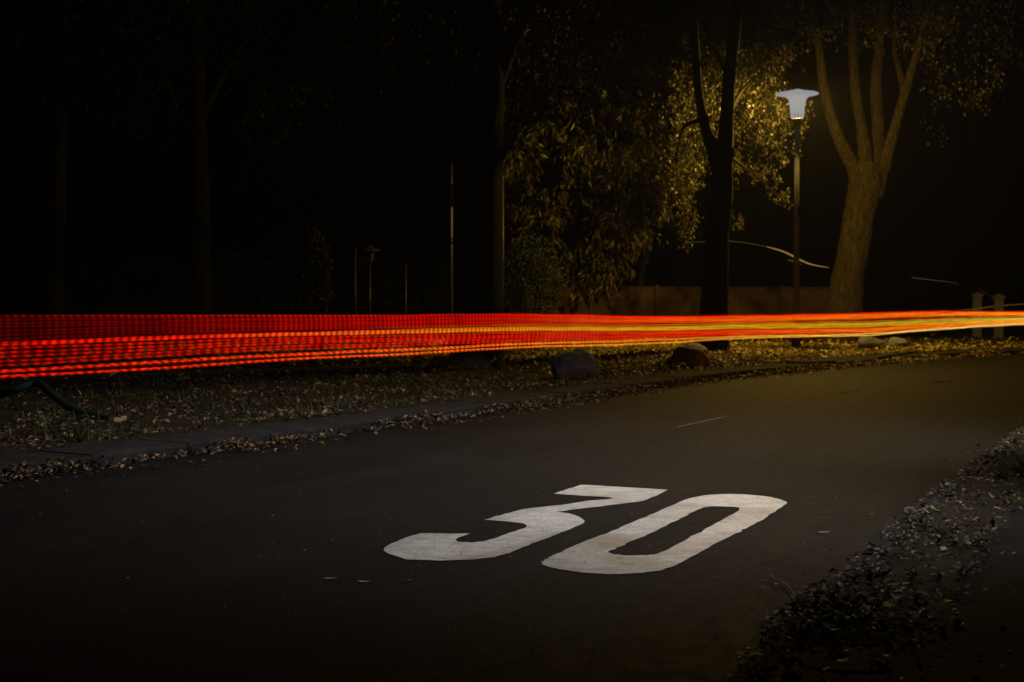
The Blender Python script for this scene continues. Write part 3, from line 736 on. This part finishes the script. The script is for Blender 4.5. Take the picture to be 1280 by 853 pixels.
crown_spray(c, [(915, 10), (900, 60), (895, 110)], DD, 24, 2600, *lf, .7, 1.2, .33)
crown_spray(c, [(1000, -30), (940, 10), (860, 20), (790, 10), (720, 0)], DD+6, 36, 4600, *lf, .6, 1.6, .4)
crown_spray(c, [(870, 60), (830, 80), (780, 90), (730, 120)], DD+6.5, 28, 2600, *lf, .7, 1.4, .4)
attach(c, 'crown', GRN, t)
# long-leaved shrub tree behind the fence
D = 39.5; b0 = P(735, 428, D); t = tree(b0, D, 'many-stemmed bush with long pale leaves rising behind the board fence')
m = MB()
for pix, w in (([(722, 425), (730, 360), (742, 325), (752, 290), (758, 250)], [8, 7, 6, 5, 3]), ([(728, 425), (738, 358), (750, 320), (764, 290), (775, 240)], [7, 6, 5, 4, 3]),
               ([(715, 425), (714, 350), (722, 310), (735, 270)], [7, 6, 5, 3]), ([(740, 425), (742, 360), (762, 325), (785, 300)], [5, 5, 4, 3]), ([(705, 425), (700, 360), (690, 300), (680, 240)], [6, 5, 4, 3]), ([(730, 425), (760, 340), (790, 250), (810, 215)], [5, 4, 3, 2])):
    limb(m, pix, D-.3, w, 8, .1, 20)
attach(m, 'trunk', BARK, t, True)
c = MB(); lf = (.24, .06)
for pix, s, n, dd in (([(745, 330), (760, 290), (775, 262)], 17, 560, .5), ([(735, 260), (760, 215), (790, 200)], 18, 500, .8), ([(780, 270), (800, 290), (790, 320)], 12, 260, .6),
                  ([(800, 230), (820, 250), (835, 262)], 9, 180, .5), ([(735, 345), (750, 352), (770, 355)], 9, 170, .3), ([(700, 220), (720, 190), (760, 170)], 26, 520, 1.2),
                  ([(650, 240), (660, 200), (690, 170)], 20, 420, 1.2), ([(640, 270), (680, 280), (710, 250)], 16, 240, 1.2), ([(820, 200), (800, 170), (770, 140)], 22, 420, 1.2),
                  ([(700, 320), (705, 340), (720, 350)], 14, 200, .8), ([(780, 340), (772, 310), (785, 290)], 12, 170, .5)):
    crown_spray(c, pix, D-.8, s, int(n*1.25), *lf, .55, dd, .26)
attach(c, 'crown', m_leaf('long_leaf', [(0, (.03, .028, .007)), (.5, (.09, .083, .02)), (.85, (.16, .14, .035)), (1, (.23, .19, .05))], .45, .45, .3), t)
# finer leaved tree filling the gap behind
D = 40.5; b0 = P(800, 428, D); t = tree(b0, D, 'small-leaved tree merging with the long-leaved bush, left of the dark forked tree')
m = MB(); limb(m, [(798, 430), (800, 360), (808, 300), (800, 220), (790, 140), (770, 60)], D, [10, 8, 7, 6, 5, 3], 8, .1, 61); limb(m, [(803, 300), (830, 230), (850, 150)], D, [6, 4, 3], 8, .1, 62); attach(m, 'trunk', BARKD, t, True)
c = MB()
for pix, sd, n in (([(640, 120), (700, 90), (760, 70)], 30, 1500), ([(780, 60), (820, 90), (850, 130)], 30, 2600), ([(790, 150), (820, 190), (850, 230)], 26, 2800), ([(690, 150), (740, 140), (790, 150)], 26, 2200), ([(640, 200), (650, 250), (690, 290)], 26, 1500), ([(830, 250), (845, 280), (855, 300)], 13, 500), ([(760, 230), (790, 270), (800, 300)], 22, 1400)):
    crown_spray(c, pix, D, sd, int(n*.5), .11, .06, .6, 1.0, .28)
attach(c, 'crown', GRN, t)
# round clipped shrub
def shrub(u, v, D, rx, rz, n, L, W, mat, label, name='shrub'):
    c0 = P(u, v, D); t = empty(name, (c0.x, c0.y, gz(c0.x, c0.y) if D < 38 else .1)); tag(t, label, 'shrub', 'shrubs behind the verge'); sc = D/F
    mb = MB(t.location)
    for k in range(n):
        d = rv(); bump = 1+.22*noise.noise(d*2.2+Vector((u, 0, 0)))+.1*noise.noise(d*5)
        r = bump*R.uniform(.6, 1.02); p = c0+Vector((d.x*rx*sc*r, d.y*rx*sc*r, d.z*rz*sc*r))
        if p.z < .1: continue
        mb.leaf(p, (d+rv()*.9).normalized(), (d+rv()*.7).normalized(), L*R.uniform(.6, 1.2), W*R.uniform(.7, 1.2), .2)
    mb.build('foliage', mat, t)
    s = MB(t.location)
    for k in range(7):
        a = 2*PI*k/7; base = Vector(t.location)+Vector((.08*math.cos(a), .08*math.sin(a), -.05)); tip = c0+Vector((math.cos(a)*rx*sc*.6, math.sin(a)*rx*sc*.6, rz*sc*.5))
        s.tube([base, base.lerp(tip, .5)+Vector((0, 0, .15)), tip], [.03, .02, .008], 6)
    s.build('stem', BARKD, t, True)
shrub(660, 362, 33, 42, 66, 5200, .07, .05, GRND, 'rounded small-leaved shrub between the broad dark trunk and the board fence')
shrub(398, 350, 30, 17, 66, 1500, .07, .05, GRND, 'narrow ivy-like shrub standing alone in the dark left of the pale post')
# broad dark trunk in front
D = 26.5; b0 = P(598, 458, D); t = tree(b0, D, 'broad black tree trunk standing behind the low dim boulder')
m = MB()
limb(m, [(592, 475), (596, 450), (598, 400), (599, 330), (601, 250), (603, 170), (605, 90), (600, 0), (590, -60)], D, [92, 72, 62, 58, 54, 52, 52, 50, 48], 18, .08, 31)
limb(m, [(604, 150), (625, 90), (650, 30), (690, -50)], D, [26, 22, 18, 14], 10, .08, 32)
limb(m, [(602, 170), (575, 100), (540, 40), (480, -40)], D, [24, 20, 16, 12], 10, .08, 33)
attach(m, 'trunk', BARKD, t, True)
c = MB()
crown_spray(c, [(440, -30), (540, -10), (620, 0), (700, 20)], D, 60, 3200, .11, .07, .5, 2)
crown_spray(c, [(560, 300), (570, 306), (585, 312)], D-.4, 5, 60, .09, .06, .5, .2, .12)
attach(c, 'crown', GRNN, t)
# dim trees far left and right
def dim_tree(u, D, w, lean, label, seed):
    b0 = P(u, 377, D); b0.z = .1; t = tree(b0, D, label); m = MB(); bv = 377+F*1.1/D
    limb(m, [(u, bv+3), (u+lean*.2, 380), (u+lean*.5, 280), (u+lean*.8, 150), (u+lean, 20), (u+lean*1.2, -60)], D, [w*1.5, w*1.1, w, w*.9, w*.75, w*.6], 14, .12, seed)
    limb(m, [(u+lean*.8, 160), (u+lean+40, 80), (u+lean+100, 0)], D, [w*.5, w*.4, w*.25], 8, .1, seed)
    limb(m, [(u+lean*.8, 190), (u+lean-45, 90), (u+lean-90, 10)], D, [w*.5, w*.4, w*.25], 8, .1, seed+1)
    attach(m, 'trunk', BARKD, t, True); c = MB()
    crown_spray(c, [(u-170, 10), (u-60, -20), (u+60, -10), (u+170, 20)], D, 60, 1700, .14, .09, .5, 2.2, .5)
    crown_spray(c, [(u-110, 120), (u-40, 80), (u+60, 90), (u+130, 130)], D, 45, 900, .14, .09, .6, 2, .5)
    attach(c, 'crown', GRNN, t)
dim_tree(60, 30, 30, 12, 'dark tree at the far left, lost in the night', 41)
dim_tree(255, 36, 24, -10, 'dark tree second from the left behind the trail', 45)
dim_tree(1205, 52, 22, 10, 'dark slim tree behind the two stone posts at the right', 49)
# hedge behind
hb = MB((0, 0, 0))
for k in range(9000):
    u = R.uniform(-60, 560); D = 43+R.gauss(0, .5); hm = 2.4+.5*noise.noise(Vector((u*.012, 0, 0)))
    p = P(u, 377, D); p.z = R.random()**.6*hm
    hb.leaf(p, rv(), (rv()+Vector((0, -1, .4))).normalized(), R.uniform(.1, .2), R.uniform(.07, .12), .2)
t = empty('hedge', (P(250, 377, 43).x, 43, .1)); tag(t, 'long dark hedge in the background behind the left trees', 'hedge')
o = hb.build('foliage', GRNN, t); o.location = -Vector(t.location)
mb = MB(t.location); mb.box((P(250, 377, 43.4).x, 43.8, .9), (14.5, .5, 1.8)); mb.build('twig_core', BARKD, t)
# ------------------------------------------------------------------ board fence
fx0 = P(655, 377, 38.2).x; fx1 = P(1052, 377, 41).x
t = empty('board_fence', (fx0, 38.2, .1)); tag(t, 'low dark board fence behind the lamp and the trees', 'fence')
A = Vector((fx0, 38.2, 0)); B = Vector((fx1, 41, 0)); dirv = (B-A).normalized(); ang = math.atan2(dirv.y, dirv.x); Ltot = (B-A).length
npan = 5; pw = Ltot/npan
for k in range(npan):
    c = A+dirv*pw*(k+.5); mb = MB(t.location); nb = 14; bw = (pw-.14)/nb
    for j in range(nb):
        cc = c+dirv*bw*(j-nb/2+.5)
        mb.box((cc.x, cc.y+R.uniform(-.003, .003), .86), (bw-.003, .022, 1.40), ang)
    mb.build('panel', BOARD, t)
    mb = MB(t.location); mb.box((c.x, c.y-.005, 1.585), (pw-.13, .07, .035), ang); mb.build('cap_rail', BOARD, t)
for k in range(npan+1):
    c = A+dirv*pw*k; mb = MB(t.location); mb.box((c.x, c.y, .84), (.11, .11, 1.62), ang); mb.build('post', BOARD, t, False, .01)
# pale post with a small plate left of the broad trunk
D = 29.5; c0 = P(562.5, 380, D); t = empty('sign_post', (c0.x, D, .1)); tag(t, 'pale post with a narrow plate seen edge on, left of the broad dark trunk', 'sign post')
zt = P(562, 205, D).z; mb = MB(t.location); mb.lathe((c0.x, D, 0), [(.001, .05), (.058, .05), (.058, zt), (.001, zt+.02)], 16); mb.build('post', WHITE, t, True)
mb = MB(t.location); p = P(572.5, 243, D); mb.box((p.x, D, p.z), (.13, .02, .46)); mb.build('plate', WHITE, t, False, .008)
mb = MB(t.location)
for z in (p.z-.12, p.z+.12):
    mb = MB(t.location); mb.box((p.x-.07, D+.02, z), (.16, .02, .03)); mb.build('bracket', DARKM, t)
D = 30.5; c0 = P(628, 380, D); t = empty('post', (c0.x, D, .1)); tag(t, 'slim pale post just right of the broad dark trunk, behind the shrub', 'post')
zt = P(628, 222, D).z; mb = MB(t.location); mb.tube([(c0.x, D, .05), (c0.x, D, zt)], .03, 12); mb.build('shaft', WHITE, t, True)
mb = MB(t.location); mb.lathe((c0.x, D, zt), [(.032, -.02), (.04, 0), (.04, .03), (.02, .05), (.001, .055)], 12); mb.build('cap', DARKM, t, True)
# garden posts and small lantern in the dark left of it
for u, v0, lb_ in ((444, 316, 'thin iron post left of the little lantern'), (507, 335, 'thin short iron post right of the little lantern')):
    D = 32; c0 = P(u, 377, D); zt = P(u, v0, D).z; t = empty('iron_post', (c0.x, D, .1)); tag(t, lb_, 'post', 'thin iron posts in the dark')
    mb = MB(t.location); mb.tube([(c0.x, D, .05), (c0.x, D, zt)], .022, 10); mb.build('shaft', POLE, t, True)
    mb = MB(t.location); mb.lathe((c0.x, D, zt), [(.001, 0), (.03, 0), (.034, .03), (.02, .06), (.001, .065)], 12); mb.build('finial', POLE, t, True)
D = 33; c0 = P(462, 312, D); t = empty('garden_lantern', (c0.x, D, .1)); tag(t, 'small lantern with a shallow pointed roof on a thin post', 'lantern')
mb = MB(t.location); mb.tube([(c0.x, D, .05), (c0.x, D, c0.z-.28)], .025, 10); mb.build('shaft', DARKM, t, True)
mb = MB(t.location); mb.lathe((c0.x, D, c0.z-.04), [(.25, 0), (.24, .02), (.10, .08), (.03, .14), (.001, .16)], 16); mb.build('roof', POLE, t)
mb = MB(t.location); mb.lathe((c0.x, D, c0.z-.28), [(.001, 0), (.07, 0), (.11, .22), (.10, .238), (.001, .238)], 6); mb.build('glass_body', m_plain('dark_glass', (.05, .05, .05), .15, .6), t)
# stone posts and bar at the right
for u, v0, lb_ in ((1221, 371, 'left one of two pale stone posts beyond the bend'), (1248, 373, 'right one of two pale stone posts beyond the bend')):
    p = GV(u, 421); zt = P(u, v0, p.y).z; t = empty('stone_post', p); tag(t, lb_, 'post', 'stone posts beyond the bend')
    mb = MB(); H = zt-p.z; mb.box((0, 0, H*.5-.03), (.24, .24, H+.06)); mb.build('shaft', CONC, t, False, .02)
    mb = MB(); V = [(-.15, -.15, H+.001), (.15, -.15, H+.001), (.15, .15, H+.001), (-.15, .15, H+.001), (-.15, -.15, H+.06), (.15, -.15, H+.06), (.15, .15, H+.06), (-.15, .15, H+.06), (0, 0, H+.14)]
    mb.add(V, [(0, 3, 2, 1), (0, 1, 5, 4), (1, 2, 6, 5), (2, 3, 7, 6), (3, 0, 4, 7), (4, 5, 8), (5, 6, 8), (6, 7, 8), (7, 4, 8)]); mb.build('cap', CONC, t)
pb = GV(1221, 421); A = P(1223, 361, pb.y-.25); B = P(1257, 383.5, pb.y-.25); Cb = P(1257, 420, pb.y-.25); Cb.z = .08
t = empty('sloping_bar', (B.x, B.y, .1)); tag(t, 'pale sloping bar leaning up between the two stone posts', 'bar')
mb = MB(t.location); mb.tube([A, B], .022, 8); mb.build('rail', POLE, t, True); mb = MB(t.location); mb.tube([B, Cb], .02, 8); mb.build('leg', DARKM, t, True)
# ------------------------------------------------------------------ left foreground of the verge
a_ = [GV(-60, 508), GV(-30, 503)]
pts = [G(-70, 512, .13), G(-20, 499, .2), G(20, 487, .32), G(47, 479, .38), G(66, 494, .3), G(88, 510, .2), G(112, 519, .15), G(140, 525, .13)]
mb = MB(pts[0]); mb.tube(cr(pts, n=6), .038, 10); o = mb.build('garden_hose', GREENP, None, True); o.location = pts[0]
tag(o, 'thick dark green bent hose arching over the grass at the left', 'hose')
c = GV(150, 527); t = empty('wood_chip', c); tag(t, 'small tan broken block lying in the grass by the green hose', 'wood block')
mb = MB(); mb.box((0, 0, .012), (.11, .06, .045), .25); mb.box((.03, .01, .04), (.05, .045, .018), .5); mb.build('block', CARD, t, False, .006)
c = GV(147.5, 520); mb = MB(); mb.tube([(0, 0, -.01), (.002, 0, .05), (0, .003, .10)], [.008, .008, .006], 8); o = mb.build('stake', WHITE, None, True); o.location = c
tag(o, 'tiny upright white stick behind the tan block', 'stick')
# broad weed plants near it
for i, (u, v, lb_) in enumerate([(138, 505, 'leafy weed behind the white stick'), (60, 545, 'leafy weed below the green hose close to the kerb'), (100, 553, 'low green weed at the kerb between hose and block'), (183, 512, 'leafy weed to the right of the tan block'), (640, 478, 'grassy weed left of the largest boulder')]):
    c = GV(u, v); t = empty('weed_plant', c); tag(t, lb_, 'weed', 'single weeds on the far verge')
    mb = MB(); ms = MB()
    for k in range(16):
        a = R.uniform(0, 2*PI); h = R.uniform(.03, .16); p = Vector((math.cos(a)*.05, math.sin(a)*.05, h))
        ms.tube([(0, 0, -.01), p], .003, 5); mb.leaf(p, Vector((math.cos(a), math.sin(a), R.uniform(-.3, .9))), Vector((0, 0, 1)), R.uniform(.05, .11), R.uniform(.025, .045), .2)
    mb.build('foliage', GRASS, t); ms.build('stem', GRASS, t)
# ------------------------------------------------------------------ sky
w = bpy.data.worlds.new('World'); S.world = w; w.use_nodes = True
nt = w.node_tree; bg = nt.nodes['Background']; sky = nt.nodes.new('ShaderNodeTexSky'); sky.sky_type = 'NISHITA'; sky.sun_disc = False
sky.sun_elevation = math.radians(-4); sky.sun_rotation = math.radians(120)
nt.links.new(sky.outputs[0], bg.inputs[0]); bg.inputs[1].default_value = .0015
S.view_settings.view_transform = 'Standard'; S.view_settings.look = 'None'; S.view_settings.exposure = 0; S.view_settings.gamma = 1
S.cycles.use_denoising = True
S.cycles.max_bounces = 5; S.cycles.diffuse_bounces = 2; S.cycles.glossy_bounces = 2; S.cycles.transparent_max_bounces = 80
S.cycles.sample_clamp_indirect = 1.0; S.cycles.caustics_reflective = False; S.cycles.caustics_refractive = False

# night air with a trace of mist
hz = NM('haze'); pv = hz.n('ShaderNodeVolumePrincipled'); pv.inputs['Density'].default_value = .0003; pv.inputs['Color'].default_value = (.9, .9, .9, 1); pv.inputs['Anisotropy'].default_value = .35
hz.l(pv.outputs[0], hz.out.inputs['Volume'])
mb = MB(); mb.box((0, 595, 14.4), (1810, 1820, 31)); o = mb.build('haze', hz.m); tag(o, kind='stuff')
S.cycles.volume_bounces = 0
